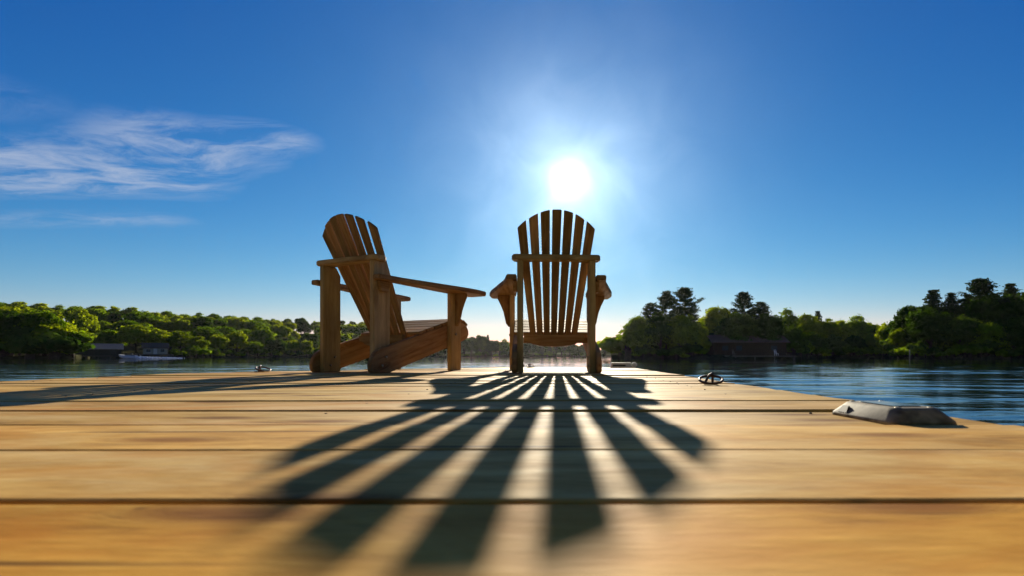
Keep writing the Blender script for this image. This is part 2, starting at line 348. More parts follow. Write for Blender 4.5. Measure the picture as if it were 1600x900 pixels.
# ---------------------------------------------------------------- land
def sstep(t): t = np.clip(t, 0, 1); return t * t * (3 - 2 * t)
def interp(p, tab): return float(np.interp(p, [t[0] for t in tab], [t[1] for t in tab]))
LEFT_SHORE = [(-420, 118), (0, 128), (118, 134), (140, 158), (290, 176), (360, 205), (480, 245), (600, 300), (700, 342), (800, 362), (900, 372), (985, 385)]
RIGHT_SHORE = [(955, 116), (966, 110), (1000, 102), (1100, 100), (1240, 103), (1300, 128), (1375, 126), (1392, 108), (1430, 99), (1600, 94), (1900, 88), (2400, 80)]
CREST = [(-420, 462), (0, 471), (60, 469), (95, 478), (130, 474), (200, 478), (300, 487), (400, 491), (450, 494), (560, 500), (625, 505), (665, 514), (700, 522), (800, 527), (900, 530), (985, 540)]
def left_h(px, v):
    top = interp(px, [(-420, 16), (600, 15), (690, 5), (760, 2.0), (985, 1.5)])
    return WATER_Z - 0.6 + 1.5 * float(sstep(v / 3.0)) + top * float(sstep((v - 6) / 100))
def right_h(px, v):
    return WATER_Z - 0.6 + 1.3 * float(sstep(v / 2.5)) + 2.2 * float(sstep((v - 3) / 30))
def land(name, shore, hf, depth, label, close_px=None):
    rng = random.Random(name)
    pxs = np.arange(shore[0][0], shore[-1][0] + 1, 11.0 if name == 'hillside' else 7.0)
    vs = [-1.5, 0, 0.6, 1.4, 2.4, 3.5, 6, 10, 18, 30, 45, 60, 80, 100, 125]
    vs = [v for v in vs if v <= depth]
    V, Fc = [], []
    for p in pxs:
        Y0 = interp(p, shore)
        for v in vs:
            Y = Y0 + v + (rng.uniform(-.5, .5) if v < 5 else 0)
            V.append((gp(p, Y), Y, (hf(p, v) if v > 0 else WATER_Z - 0.9) + (rng.uniform(-.25, .25) if v > 0.5 else 0)))
    n = len(vs)
    for i in range(len(pxs) - 1):
        for j in range(n - 1): Fc.append((i * n + j, (i + 1) * n + j, (i + 1) * n + j + 1, i * n + j + 1))
    tag(link(name, mesh(name, V, Fc), M_LAND), label, None, None, 'structure')
land('hillside', LEFT_SHORE, left_h, 130, 'wooded hillside rising from the far shore')
land('point_of_land', RIGHT_SHORE, right_h, 60, 'low wooded point beyond the dock')

# ---------------------------------------------------------------- trees
def quads_mesh(name, C, Nn, S, rng, asp=1.0):
    n = len(C)
    Nn = Nn / (np.linalg.norm(Nn, axis=1, keepdims=True) + 1e-9)
    r = rng.normal(size=(n, 3)); U = np.cross(Nn, r); U /= (np.linalg.norm(U, axis=1, keepdims=True) + 1e-9); W = np.cross(Nn, U)
    s = S[:, None]
    V = np.stack([C - U * s * asp, C - W * s * 0.6 + Nn * s * .15, C + U * s * asp, C + W * s * 0.6 + Nn * s * .15], 1).reshape(-1, 3)
    me = bpy.data.meshes.new(name); me.vertices.add(len(V)); me.vertices.foreach_set('co', V.ravel())
    me.loops.add(n * 4); me.polygons.add(n)
    me.loops.foreach_set('vertex_index', np.arange(n * 4, dtype=np.int32)); me.polygons.foreach_set('loop_start', np.arange(0, n * 4, 4, dtype=np.int32))
    me.update(); return me
def finish_tree(name, leaves, limbs, mat):
    root = empty(name)
    bm = bmesh.new()
    for path, rad in limbs: tube_bm(bm, path, rad, 6)
    link('trunk', bm_mesh('trunk', bm, True), M_BARK, root)
    link('crown', leaves, mat, root)
    return root
def broadleaf(name, seed, mat, nleaf=6500, H=12.0, W=4.3, base=0.03, nl=58, size=0.30):
    rng = np.random.default_rng(seed)
    rz = H * (1 - base) / 2; cz = H * base + rz
    Cs, Ns, Ss, limbs = [], [], [], []
    lobes = []
    for k in range(nl):
        d = rng.normal(size=3); d /= np.linalg.norm(d)
        if d[2] < -0.6: d[2] *= -0.6
        q = 0.35 + 0.44 * rng.random() ** 0.8
        wz = 1.0 - 0.18 * d[2]
        c = np.array([d[0] * W * q * wz, d[1] * W * q * wz, cz + d[2] * rz * q])
        lobes.append((c, W * (0.19 + 0.23 * rng.random() ** 1.5)))
    tot = sum(r * r for _, r in lobes)
    for c, r in lobes:
        n = int(nleaf * r * r / tot)
        d = rng.normal(size=(n, 3)); d /= np.linalg.norm(d, axis=1, keepdims=True)
        flip = (d[:, 2] < -0.2) & (rng.random(n) < .6); d[flip, 2] *= -1
        rad = r * (0.62 + 0.42 * rng.random(n) ** 0.6)
        stray = rng.random(n) < .16; rad[stray] = r * (1.0 + .5 * rng.random(int(stray.sum())))
        P = c + d * rad[:, None] * np.array([1, 1, 0.78])
        Cs.append(P); Ns.append(d * 1.3 + rng.normal(size=(n, 3)) * 0.45); Ss.append(1.25 * size * (0.6 + 0.8 * rng.random(n)))
    limbs.append(([(0, 0, -0.8), (0.1, 0, H * .2), (-0.1, 0.1, H * .45), (0.05, 0, H * .75)], [.32, .26, .18, .05]))
    for c, r in lobes[:9]:
        z0 = max(0.8, c[2] * 0.45); limbs.append(([(0, 0, z0), (c[0] * .5, c[1] * .5, (z0 + c[2]) / 2 + .3), tuple(c)], [.12, .08, .03]))
    return finish_tree(name, quads_mesh('crown', np.concatenate(Cs), np.concatenate(Ns), np.concatenate(Ss), rng), limbs, mat)
def white_pine(name, seed, H=16.0, first=0.32, spread=3.6):
    rng = np.random.default_rng(seed)
    Cs, Ns, Ss = [], [], []; limbs = [([(0, 0, -.8), (0.08, 0.05, H * .35), (-.1, 0, H * .7), (0.1, 0, H)], [.30, .22, .13, .02])]
    z = H * first
    while z < H * 0.99:
        t = (z - H * first) / (H * (1 - first))
        prof = (0.55 + 0.6 * math.sin(min(1, t * 1.25) * 2.6)) * (1 - t ** 3.2)
        nb = rng.integers(3, 6); a0 = rng.random() * 6.28
        for k in range(nb):
            ln = spread * max(0.22, prof) * (0.55 + 0.6 * rng.random()); a = a0 + k * 6.28 / nb + rng.normal() * .35
            rise = 0.05 + 0.30 * rng.random() + 0.5 * t
            p0 = np.array([0, 0, z]); dr = np.array([math.cos(a), math.sin(a), 0])
            pts = [p0 + dr * ln * s + np.array([0, 0, rise * ln * (s * s) * 0.8]) for s in (0, .5, 1)]
            limbs.append(([tuple(p) for p in pts], [.06, .04, .012]))
            for s in np.linspace(0.35, 1.05, 7):
                c = p0 + dr * ln * s + np.array([0, 0, rise * ln * s * s * 0.8 + .12])
                n = 26
                off = rng.normal(size=(n, 3)) * np.array([.36, .36, .13]) * (0.6 + .5 * s)
                Cs.append(c + off); Ns.append(rng.normal(size=(n, 3)) * .7 + np.array([0, 0, .7])); Ss.append(0.20 * (0.6 + .8 * rng.random(n)))
        z += H * (0.035 + 0.035 * rng.random())
    return finish_tree(name, quads_mesh('crown', np.concatenate(Cs), np.concatenate(Ns), np.concatenate(Ss), rng, 1.3), limbs, M_NEEDLE)
def spruce(name, seed, H=15.0, W=3.2, mat=None):
    rng = np.random.default_rng(seed)
    Cs, Ns, Ss = [], [], []; limbs = [([(0, 0, -.8), (0, 0, H * .5), (0, 0, H)], [.26, .15, .015])]
    z = 0.06 * H
    while z < H:
        t = z / H; ln0 = W * (1 - t) ** 0.8 + 0.18; nb = 7 if t < .8 else 5; a0 = rng.random() * 6.28
        for k in range(nb):
            ln = ln0 * (0.65 + .5 * rng.random()); a = a0 + k * 6.28 / nb + rng.normal() * .2
            dr = np.array([math.cos(a), math.sin(a), 0]); m = max(3, int(ln * 2.6))
            for s in np.linspace(0.25, 1, m):
                c = np.array([0, 0, z]) + dr * ln * s + np.array([0, 0, -0.28 * ln * s + 0.22 * ln * s ** 3])
                n = 10
                Cs.append(c + rng.normal(size=(n, 3)) * np.array([.25, .25, .16])); Ns.append(rng.normal(size=(n, 3)) * .6 + np.array([0, 0, .6]) + dr * .4); Ss.append(0.22 * (0.6 + .8 * rng.random(n)))
        z += 0.42 + 0.2 * rng.random()
    return finish_tree(name, quads_mesh('crown', np.concatenate(Cs), np.concatenate(Ns), np.concatenate(Ss), rng, 1.2), limbs, mat or M_NEEDLE)
def shrub(name, seed, mat):
    return broadleaf(name, seed, mat, 1500, 3.0, 1.9, 0.0, 14, 0.24)

# the kinds of tree; each is used for the first spot of its kind, then copied
KINDS = {
    'round_a': (broadleaf('broadleaf_tree', 1, M_LEAF[0]), 12.0), 'round_b': (broadleaf('broadleaf_tree', 2, M_LEAF[1], W=4.8, nl=64), 12.0),
    'round_c': (broadleaf('broadleaf_tree', 3, M_LEAF[2], W=3.9, base=.02, nl=54), 12.0), 'round_d': (broadleaf('broadleaf_tree', 5, M_LEAF[1], W=4.0, base=.0, nl=66), 12.0),
    'bushy': (broadleaf('broadleaf_tree', 6, M_LEAF[0], 9000, W=5.4, base=.0, nl=90, size=.27), 12.0),
    'bushy_dark': (broadleaf('broadleaf_tree', 7, M_LEAF[2], 9000, W=5.0, base=.0, nl=84, size=.27), 12.0),
    'pine_a': (white_pine('pine_tree', 11), 16.0), 'pine_b': (white_pine('pine_tree', 12, first=.28, spread=4.2), 16.0), 'pine_c': (white_pine('pine_tree', 13, first=.4, spread=3.0), 16.0),
    'spruce_a': (spruce('spruce_tree', 21), 15.0), 'spruce_b': (spruce('spruce_tree', 22, W=3.8, mat=M_NEEDLE2), 15.0),
    'shrub_a': (shrub('shrub', 31, M_LEAF[0]), 3.0), 'shrub_b': (shrub('shrub', 32, M_LEAF[2]), 3.0),
}
used = set()
trng = random.Random(8)
def plant(kind, x, y, z, h, wide=1.0, label=None, group=None, cat='tree'):
    src, H = KINDS[kind]
    o = src if kind not in used else copy_tree(src)
    used.add(kind)
    s = h / H; o.location = (x, y, z); o.scale = (s * wide, s * wide, s); o.rotation_euler = (0, 0, trng.uniform(0, 6.28))
    for k in ('label', 'group'):
        if k in o: del o[k]
    return tag(o, label, cat, group)
def spot(px, ytop, Y, kind, wide, label, group=None, side='r'):
    x = gp(px, Y); z = right_h(px, Y - interp(px, RIGHT_SHORE)) if side == 'r' else left_h(px, Y - interp(px, LEFT_SHORE))
    h = CAM_H + (HY - ytop) / F * Y - z
    return plant(kind, x, Y, z, h, wide, label, group)

# the wooded hillside across the water, in rows up the slope
rounds = ['round_a', 'round_b', 'round_c', 'round_d', 'bushy', 'round_b', 'round_d', 'bushy']
def hill_label(v, p, kind):
    row = 'at the hill foot' if v < 15 else 'on the lower hillside' if v < 45 else 'on the upper hillside' if v < 90 else 'on the hill crest'
    part = ('behind the tall clump by the cove' if p < 122 else 'above the dark boathouse' if p < 195 else 'above the pale cottage' if p < 285 else
            'between the cottage and the dock ring' if p < 405 else 'left of the turned chair' if p < 500 else 'behind the turned chair' if p < 600 else 'beyond the seat of the turned chair')
    return f"{'dark spruce' if kind == 'spruce_a' else 'rounded broadleaf'} tree {row}, {part}"
for ri, v in enumerate((5, 20, 37, 56, 76, 98)):
    p = -60.0
    while p < 690:
        Y = interp(p, LEFT_SHORE) + v + trng.uniform(-5, 5)
        x = gp(p, Y); z = left_h(p, Y - interp(p, LEFT_SHORE))
        h = trng.uniform(6.5, 13.0)
        if v >= 76: h = max(7.5, min(15, CAM_H + (HY - interp(p, CREST) + trng.uniform(-3.5, 1.5) - (4 if v < 90 else 0)) / F * Y - z))
        elif (HY - interp(p, CREST) - 3) / F * Y < z + h: h = max(5.0, (HY - interp(p, CREST) - 3) / F * Y - z)
        skip = v == 5 and (122 < p < 275)
        k_ = trng.choice(rounds)
        if k_ == 'spruce_a' and (v < 30 or trng.random() < .4): k_ = 'round_d'
        if not skip: plant(k_, x, Y, z, h, trng.uniform(.95, 1.55) if k_ != 'spruce_a' else .8, hill_label(v, p, k_), 'trees of the far hillside')
        p += (trng.uniform(6.5, 9.5) if v < 60 else trng.uniform(7.5, 10)) * F / Y
for px, yt, Y in ((528, 503, 322), (548, 505, 330), (566, 504, 335), (584, 507, 342), (602, 508, 345), (556, 520, 318), (592, 522, 330)):
    spot(px, yt, Y, trng.choice(['bushy', 'round_b', 'round_d']), 1.4, 'rounded broadleaf tree on the upper hillside, seen through the turned chair', 'trees of the far hillside', 'l')
# the near clump at the hillside's foot
for px, yt, Y, k, w in ((-30, 482, 134, 'bushy', 1.1), (18, 481, 133, 'bushy_dark', 1.0), (62, 479, 137, 'bushy', .95), (92, 500, 136, 'round_d', 1.0), (112, 517, 137.5, 'shrub_a', 1.2), (45, 512, 130.5, 'shrub_b', 1.3), (4, 515, 130.5, 'shrub_a', 1.5), (84, 520, 133, 'shrub_b', 1.6)):
    spot(px, yt, Y, k, w, 'broadleaf tree in the tall clump at the hillside foot by the cove', 'trees of the clump by the cove', 'l')
# far shore in the middle, seen between and under the chairs
FAR = 'hazy dark tree on the far middle shore'
p = 690.0
while p < 968:
    Y = interp(p, LEFT_SHORE) + trng.uniform(5, 18)
    k = trng.choice(['spruce_a', 'round_c', 'bushy_dark', 'pine_c', 'round_a'])
    yt = interp(p, [(690, 520), (735, 519), (755, 517), (775, 526), (800, 528), (850, 531), (900, 533), (935, 538), (960, 545)]) + trng.uniform(-2, 5)
    if p > 948: yt += 3
    spot(p, yt, Y, k, trng.uniform(.9, 1.2) if k[0] != 's' else .9, FAR + (' between the chairs' if p < 800 else ' under the seat below the sun' if p < 925 else ' beside the tip of the point'), 'trees of the far middle shore', 'l')
    p += trng.uniform(8, 15)
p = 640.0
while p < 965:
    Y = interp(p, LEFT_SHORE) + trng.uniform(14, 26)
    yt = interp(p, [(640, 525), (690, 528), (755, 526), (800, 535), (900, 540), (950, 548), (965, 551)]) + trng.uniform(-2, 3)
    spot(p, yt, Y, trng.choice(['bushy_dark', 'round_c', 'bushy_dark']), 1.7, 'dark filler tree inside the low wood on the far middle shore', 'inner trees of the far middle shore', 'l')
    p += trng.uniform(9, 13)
# the wooded point
for px, yt, Y, k, w, lab in (
    (1041, 458, 108, 'pine_c', 1.0, 'smaller tufted pine left of the tallest pine on the wooded point'),
    (1070, 449, 106, 'pine_b', 1.0, 'tall spreading pine with layered branches at the tip of the wooded point'),
    (1016, 474, 107, 'pine_a', .9, 'short tufted pine above the bushes at the tip of the wooded point'),
    (1163, 456, 112, 'pine_b', .95, 'lone dark pine rising above the brown boathouse'),
    (1188, 472, 112, 'pine_a', 1.0, 'lower pine just right of the lone pine above the boathouse'),
    (1000, 489, 106, 'bushy', .95, 'bushy tree leaning over the water at the outermost tip of the point'),
    (1032, 482, 105, 'bushy_dark', .95, 'dark bushy tree under the smaller pine on the point'),
    (1068, 487, 104, 'bushy', .95, 'dense bushy tree under the tall spreading pine'),
    (981, 512, 107, 'shrub_a', 1.2, 'low bush at the very tip of the point by the dock corner'),
    (1086, 516, 106, 'bushy', .9, 'low bushy tree filling the gap beside the boathouse'),
    (1094, 500, 104, 'round_d', .7, 'narrow light green tree beside the brown boathouse'),
    (1122, 475, 116, 'round_b', 1.1, 'light green broad tree behind the brown boathouse roof'),
    (1150, 484, 110, 'bushy_dark', 1.2, 'dark broad tree over the brown boathouse'),
    (1195, 486, 109, 'bushy_dark', 1.15, 'dark broad tree at the right end of the brown boathouse'),
    (1228, 484, 122, 'round_a', 1.0, 'pale topped tree right of the boathouse pines'),
    (1236, 506, 110, 'bushy_dark', 1.0, 'dark low tree on the shore beside the boathouse'),
    (1258, 488, 132, 'round_b', 1.1, 'broad light tree left of the bay on the point'),
    (1278, 486, 135, 'spruce_a', 1.0, 'slim spruce in the bay left of the rounded trees'),
    (1290, 490, 133, 'round_d', 1.0, 'rounded tree in the middle of the bay woods'),
    (1268, 516, 120, 'bushy_dark', 1.2, 'dark shore tree at the head of the bay'),
    (1312, 497, 138, 'round_b', 1.1, 'bright rounded tree behind the bay water'),
    (1336, 494, 140, 'round_a', 1.1, 'rounded green tree in the bay left of the tall dark wood'),
    (1362, 497, 142, 'round_d', 1.1, 'bright tree in the gap before the tall dark wood'),
    (1300, 520, 131, 'bushy_dark', 1.3, 'dark low bush at the bay shore under the rounded trees'),
    (1334, 522, 131, 'bushy_dark', 1.3, 'dark low bush in the middle of the bay shore'),
    (1366, 520, 131, 'bushy', 1.2, 'low green bush at the right end of the bay shore'),
    (1385, 498, 122, 'round_d', .9, 'light yellow green tree at the edge of the tall dark wood'),
    (1403, 507, 109, 'round_d', .8, 'bright drooping tree on the shore by the pale marker post'),
    (1428, 469, 112, 'round_c', 1.2, 'tall rounded tree at the left edge of the dark wood'),
    (1458, 453, 116, 'spruce_a', 1.45, 'pointed spruce left in the tall dark wood'),
    (1486, 459, 113, 'spruce_b', 1.4, 'second spruce from the left in the tall dark wood'),
    (1454, 476, 105, 'bushy_dark', 1.05, 'bushy tree at the foot of the pointed spruce'),
    (1534, 435, 108, 'pine_b', 1.15, 'tallest dark conifer of the wood at the picture edge'),
    (1514, 462, 112, 'spruce_b', 1.1, 'dark spruce close beside the tallest conifer'),
    (1552, 455, 105, 'bushy_dark', 1.1, 'dark broad tree under the tallest conifer'),
    (1578, 443, 110, 'spruce_a', 1.3, 'dark spruce right of the tallest conifer'),
    (1603, 450, 104, 'bushy_dark', 1.2, 'dark tree cut by the right picture edge'),
    (1500, 490, 102, 'bushy_dark', 1.1, 'dark bushy tree at the waterline under the tallest conifer'),
    (1545, 500, 99, 'bushy', 1.0, 'green bushy tree at the waterline near the picture edge'),
    (1585, 492, 98, 'bushy_dark', 1.1, 'dark bushy tree on the near shore at the picture edge')):
    spot(px, yt, Y, k, w, lab, 'trees of the wooded point')
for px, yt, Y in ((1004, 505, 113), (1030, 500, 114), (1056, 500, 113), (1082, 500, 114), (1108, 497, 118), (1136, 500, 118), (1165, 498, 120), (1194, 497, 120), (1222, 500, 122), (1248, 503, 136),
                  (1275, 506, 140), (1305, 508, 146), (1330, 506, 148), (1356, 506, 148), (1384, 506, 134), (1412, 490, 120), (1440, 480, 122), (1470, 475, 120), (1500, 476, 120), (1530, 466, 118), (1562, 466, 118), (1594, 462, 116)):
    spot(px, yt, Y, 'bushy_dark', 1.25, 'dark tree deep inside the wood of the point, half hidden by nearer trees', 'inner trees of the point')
for k_, (px, yt) in enumerate(((1640, 455), (1690, 440), (1750, 460), (1820, 450), (1900, 455))):
    spot(px, yt, 100, ['bushy_dark', 'spruce_b', 'round_c'][k_ % 3], 1.2, 'tree of the wood beyond the picture edge', 'trees beyond the picture edge')
# low bushes along both waterlines
p = 968.0
while p < 1640:
    Y = interp(p, RIGHT_SHORE) + trng.uniform(1.2, 2.6)
    if not (1098 < p < 1232):
        plant(trng.choice(['shrub_a', 'shrub_b']), gp(p, Y), Y, right_h(p, Y - interp(p, RIGHT_SHORE)) - .1, trng.uniform(1.2, 3.4), trng.uniform(.9, 1.5), 'low green shrub on the waterline of the point ' + ('at its bushy tip' if p < 1098 else 'in the bay right of the boathouse' if p < 1392 else 'under the tall dark wood'), 'shrubs along the point', 'shrub')
    p += trng.uniform(9, 17)
p = 972.0
while p < 1640:                                          # undergrowth deeper in, closing the gaps under the crowns
    v = trng.uniform(9, 13); Y = interp(p, RIGHT_SHORE) + v
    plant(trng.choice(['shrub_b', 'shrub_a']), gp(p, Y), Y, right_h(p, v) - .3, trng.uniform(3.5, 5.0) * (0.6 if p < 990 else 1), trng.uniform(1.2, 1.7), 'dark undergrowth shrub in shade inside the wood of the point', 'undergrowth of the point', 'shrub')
    p += trng.uniform(13, 19)
p = -40.0
while p < 960:
    Y = interp(p, LEFT_SHORE) + trng.uniform(1.4, 3.5)
    if not (122 < p < 272):
        plant(trng.choice(['shrub_a', 'shrub_b']), gp(p, Y), Y, left_h(p, Y - interp(p, LEFT_SHORE)) - .1, trng.uniform(1.6, 4.4), trng.uniform(1.0, 1.7), 'low green shrub on the far shoreline ' + ('under the clump by the cove' if p < 123 else 'between cottage and turned chair' if p < 500 else 'behind the turned chair' if p < 725 else 'seen between and under the chairs'), 'shrubs along the far shore', 'shrub')
    p += trng.uniform(9, 17)
# unseen shore and trees added behind the viewer: warm bounce, less blue sky
hv, hf_ = [], []
for i in range(25):
    for j, (yy, zz) in enumerate(((-1.3, -.9), (-1.9, -.15), (-2.6, .02), (-6, .5), (-12, 1.6), (-26, 4))):
        hv.append((-60 + i * 5, yy - .012 * (-60 + i * 5) ** 2 * .2 + trng.uniform(-.1, .1), zz + trng.uniform(-.05, .05)))
for i in range(24):
    for j in range(5): hf_.append((i * 6 + j, i * 6 + j + 1, (i + 1) * 6 + j + 1, (i + 1) * 6 + j))
tag(link('bounce_shore', mesh('bounce_shore', hv, hf_), plain('dry_grass', (0.13, 0.11, 0.045), .95, 0, .4, 1.5, .3)), 'unseen grassy shore added behind the dock to bounce warm light', None, None, 'structure')
for i in range(13):
    x = -33 + i * 5.4 + trng.uniform(-1, 1); y = -8.5 - .0024 * x * x - trng.uniform(0, 4)
    plant(['round_a', 'round_b', 'bushy', 'round_d'][i % 4], x, y, .8, trng.uniform(11, 15), trng.uniform(1.0, 1.3), 'unseen broadleaf tree added behind the dock to bounce warm light', 'added trees behind the viewer')
# the farthest ridge, one wooded mass
def ridge():
    rng = random.Random(3); V, Fc = [], []; n = 90
    for i in range(n + 1):
        x = -260 + i * 8.0; t = i / n
        hgt = 15 + 3 * math.sin(i * .35) + rng.uniform(-1.5, 1.5)
        for (dy, z) in ((-14, -1.2), (-6, hgt * .55 + rng.uniform(-1, 1)), (0, hgt), (9, hgt * .6), (20, -1.2)):
            V.append((x + rng.uniform(-2, 2), 1250 + dy, z))
    for i in range(n):
        for j in range(4): Fc.append((i * 5 + j, (i + 1) * 5 + j, (i + 1) * 5 + j + 1, i * 5 + j + 1))
    tag(link('distant_forest', mesh('distant_forest', V, Fc), M_LEAF[2]), 'pale hazy wooded ridge on the horizon', 'forest', None, 'stuff')
ridge()

# ---------------------------------------------------------------- buildings and boat on the far shores
M_SIDING = plain('dark_green_siding', (0.028, 0.032, 0.028), .9, 0, .2, 3)
M_PALE = plain('pale_siding', (0.30, 0.27, 0.2), .8, 0, .15, 3)
M_BROWN = plain('brown_siding', (0.05, 0.027, 0.013), .9, 0, .25, 3)
M_ROOF = plain('grey_shingle', (0.16, 0.14, 0.12), .85, 0, .25, 4)
M_ROOFB = plain('brown_shingle', (0.12, 0.07, 0.042), .85, 0, .25, 4)
M_TRIM = plain('trim_paint', (0.5, 0.48, 0.42), .6, 0, .1)
M_GLASS = plain('window_glass', (0.02, 0.025, 0.03), .35, 0, .1, 8, 0, .25)
M_DOCKW = plain('grey_dock_wood', (0.11, 0.09, 0.07), .8, 0, .25, 3)
def gable(name, size, roof_h, over, mats, loc, rz, label, wins, doors, deck=None, rail=False, cat='boathouse'):
    """size = (w along x, d along y, wall h); front faces -y"""
    w, d, h = size; wall, roof, trim = mats
    root = empty(name, loc, rz)
    V = [(-w/2, -d/2, 0), (w/2, -d/2, 0), (w/2, d/2, 0), (-w/2, d/2, 0), (-w/2, -d/2, h), (w/2, -d/2, h), (w/2, d/2, h), (-w/2, d/2, h), (-w/2, 0, h + roof_h - .05), (w/2, 0, h + roof_h - .05)]
    Fc = [(0, 1, 5, 4), (2, 3, 7, 6), (1, 2, 6, 9, 5), (3, 0, 4, 8, 7), (3, 2, 1, 0)]
    link('wall', mesh('wall', V, Fc), wall, root)
    o = over; t = .16; k = roof_h / (d / 2)
    prof = [(-d/2 - o, h - o * k), (0, h + roof_h), (d/2 + o, h - o * k), (d/2 + o, h - o * k + t), (0, h + roof_h + t), (-d/2 - o, h - o * k + t)]
    prism('roof', prof, w + 2 * o, roof, root, frame((0, 0, 0), (0, 1, 0), (0, 0, 1)), bev=0)
    for (x, z, ww, hh) in wins:
        fr = box('window', (ww + .16, .08, hh + .16), trim, root, (x, -d/2 - .03, z))
        link('pane', mesh('pane', [(-ww/2, -.045, -hh/2), (ww/2, -.045, -hh/2), (ww/2, -.045, hh/2), (-ww/2, -.045, hh/2)], [(0, 1, 2, 3)]), M_GLASS, fr)
    for (x, ww, hh) in doors: box('door', (ww, .07, hh), trim, root, (x, -d/2 - .03, hh/2))
    if deck:
        x0, x1, dep, z = deck
        box('deck', (x1 - x0, dep, .22), M_DOCKW, root, ((x0 + x1) / 2, -d/2 - dep/2 - .01, z))
        n = 5
        for i in range(n):
            x = x0 + .3 + (x1 - x0 - .6) * i / (n - 1)
            box('post', (.2, .2, z + 1.2), M_DOCKW, root, (x, -d/2 - dep + .2, (z - 1.2) / 2 - .12))
        if rail:
            for i in range(9):
                x = x0 + .1 + (x1 - x0 - .2) * i / 8
                box('baluster', (.08, .08, .95), trim, root, (x, -d/2 - dep + .1, z + .11 + .475))
            box('railing', (x1 - x0, .1, .1), trim, root, ((x0 + x1) / 2, -d/2 - dep + .1, z + 1.11))
    return tag(root, label, cat)
Yb = 151
gable('boathouse', (10.6, 7, 2.3), 1.5, .5, (M_SIDING, M_ROOF, M_SIDING), (gp(154, Yb + 4), Yb + 4, WATER_Z + .5), R(41), 'dark boathouse with grey roof under trees in the cove',
      [(-3.5, 1.3, 1.3, 1.0), (3.4, 1.3, 1.3, 1.0)], [(0, 2.6, 1.9)], (-5.6, 5.6, 2.2, .15), True)
Yb = 168
gable('cottage', (6.4, 5, 2.2), 1.5, .45, (M_PALE, M_ROOFB, M_TRIM), (gp(243, Yb + 6), Yb + 6, WATER_Z + 1.3), R(37), 'small pale cottage with brown gable roof behind the speedboat wake',
      [(-1.8, 1.2, 1.1, 1.0), (1.9, 1.2, 1.1, 1.0)], [(0, .95, 1.9)], (-7.5, 5.0, 3.2, -.1), False, 'cottage')
Yb = 103
gable('boathouse', (14.5, 8, 3.0), 1.5, .6, (M_BROWN, M_ROOFB, M_BROWN), (gp(1163, Yb + 6), Yb + 6, WATER_Z + .5), R(-4), 'long brown boathouse in deep shade on the wooded point',
      [(-5.0, 1.7, 1.2, 1.1), (-2.2, 1.7, 1.2, 1.1), (4.8, 1.7, 1.2, 1.1)], [(1.2, 2.4, 2.2)], (-7.6, 8.2, 2.6, .1), True)
# white marker post on the bank and a light garden chair on the boathouse deck
t_ = empty('marker_post', (gp(1421.5, 98.4), 98.4, WATER_Z - .3)); tag(t_, 'thin pale post standing at the waterline below the tall dark wood', 'post')
tube('pole', [(0, 0, 0), (0, 0, 2.1)], .06, M_PALE, t_, 8); tube('cap', [(0, 0, 2.1), (0, 0, 2.16)], .075, M_PALE, t_, 8)
def deck_chair(px, Y, z, label, m):
    r = empty('deck_chair', (gp(px, Y), Y, z), R(25)); tag(r, label, 'chair')
    box('seat', (.6, .55, .06), m, r, (0, 0, .42)); box('backrest', (.6, .06, .75), m, r, (0, .28, .8), rot=Matrix.Rotation(R(-15), 3, 'X'))
    for sx in (-1, 1):
        for sy in (-1, 1): box('leg', (.07, .07, .40), m, r, (sx * .26, sy * .22, .19))
    return r
deck_chair(1213, 103.4, WATER_Z + .71, 'white chair on the deck of the brown boathouse', M_WHITE)
deck_chair(1147, 103.2, WATER_Z + .71, 'grey chair on the boathouse deck farther from the white one', M_DOCKW)

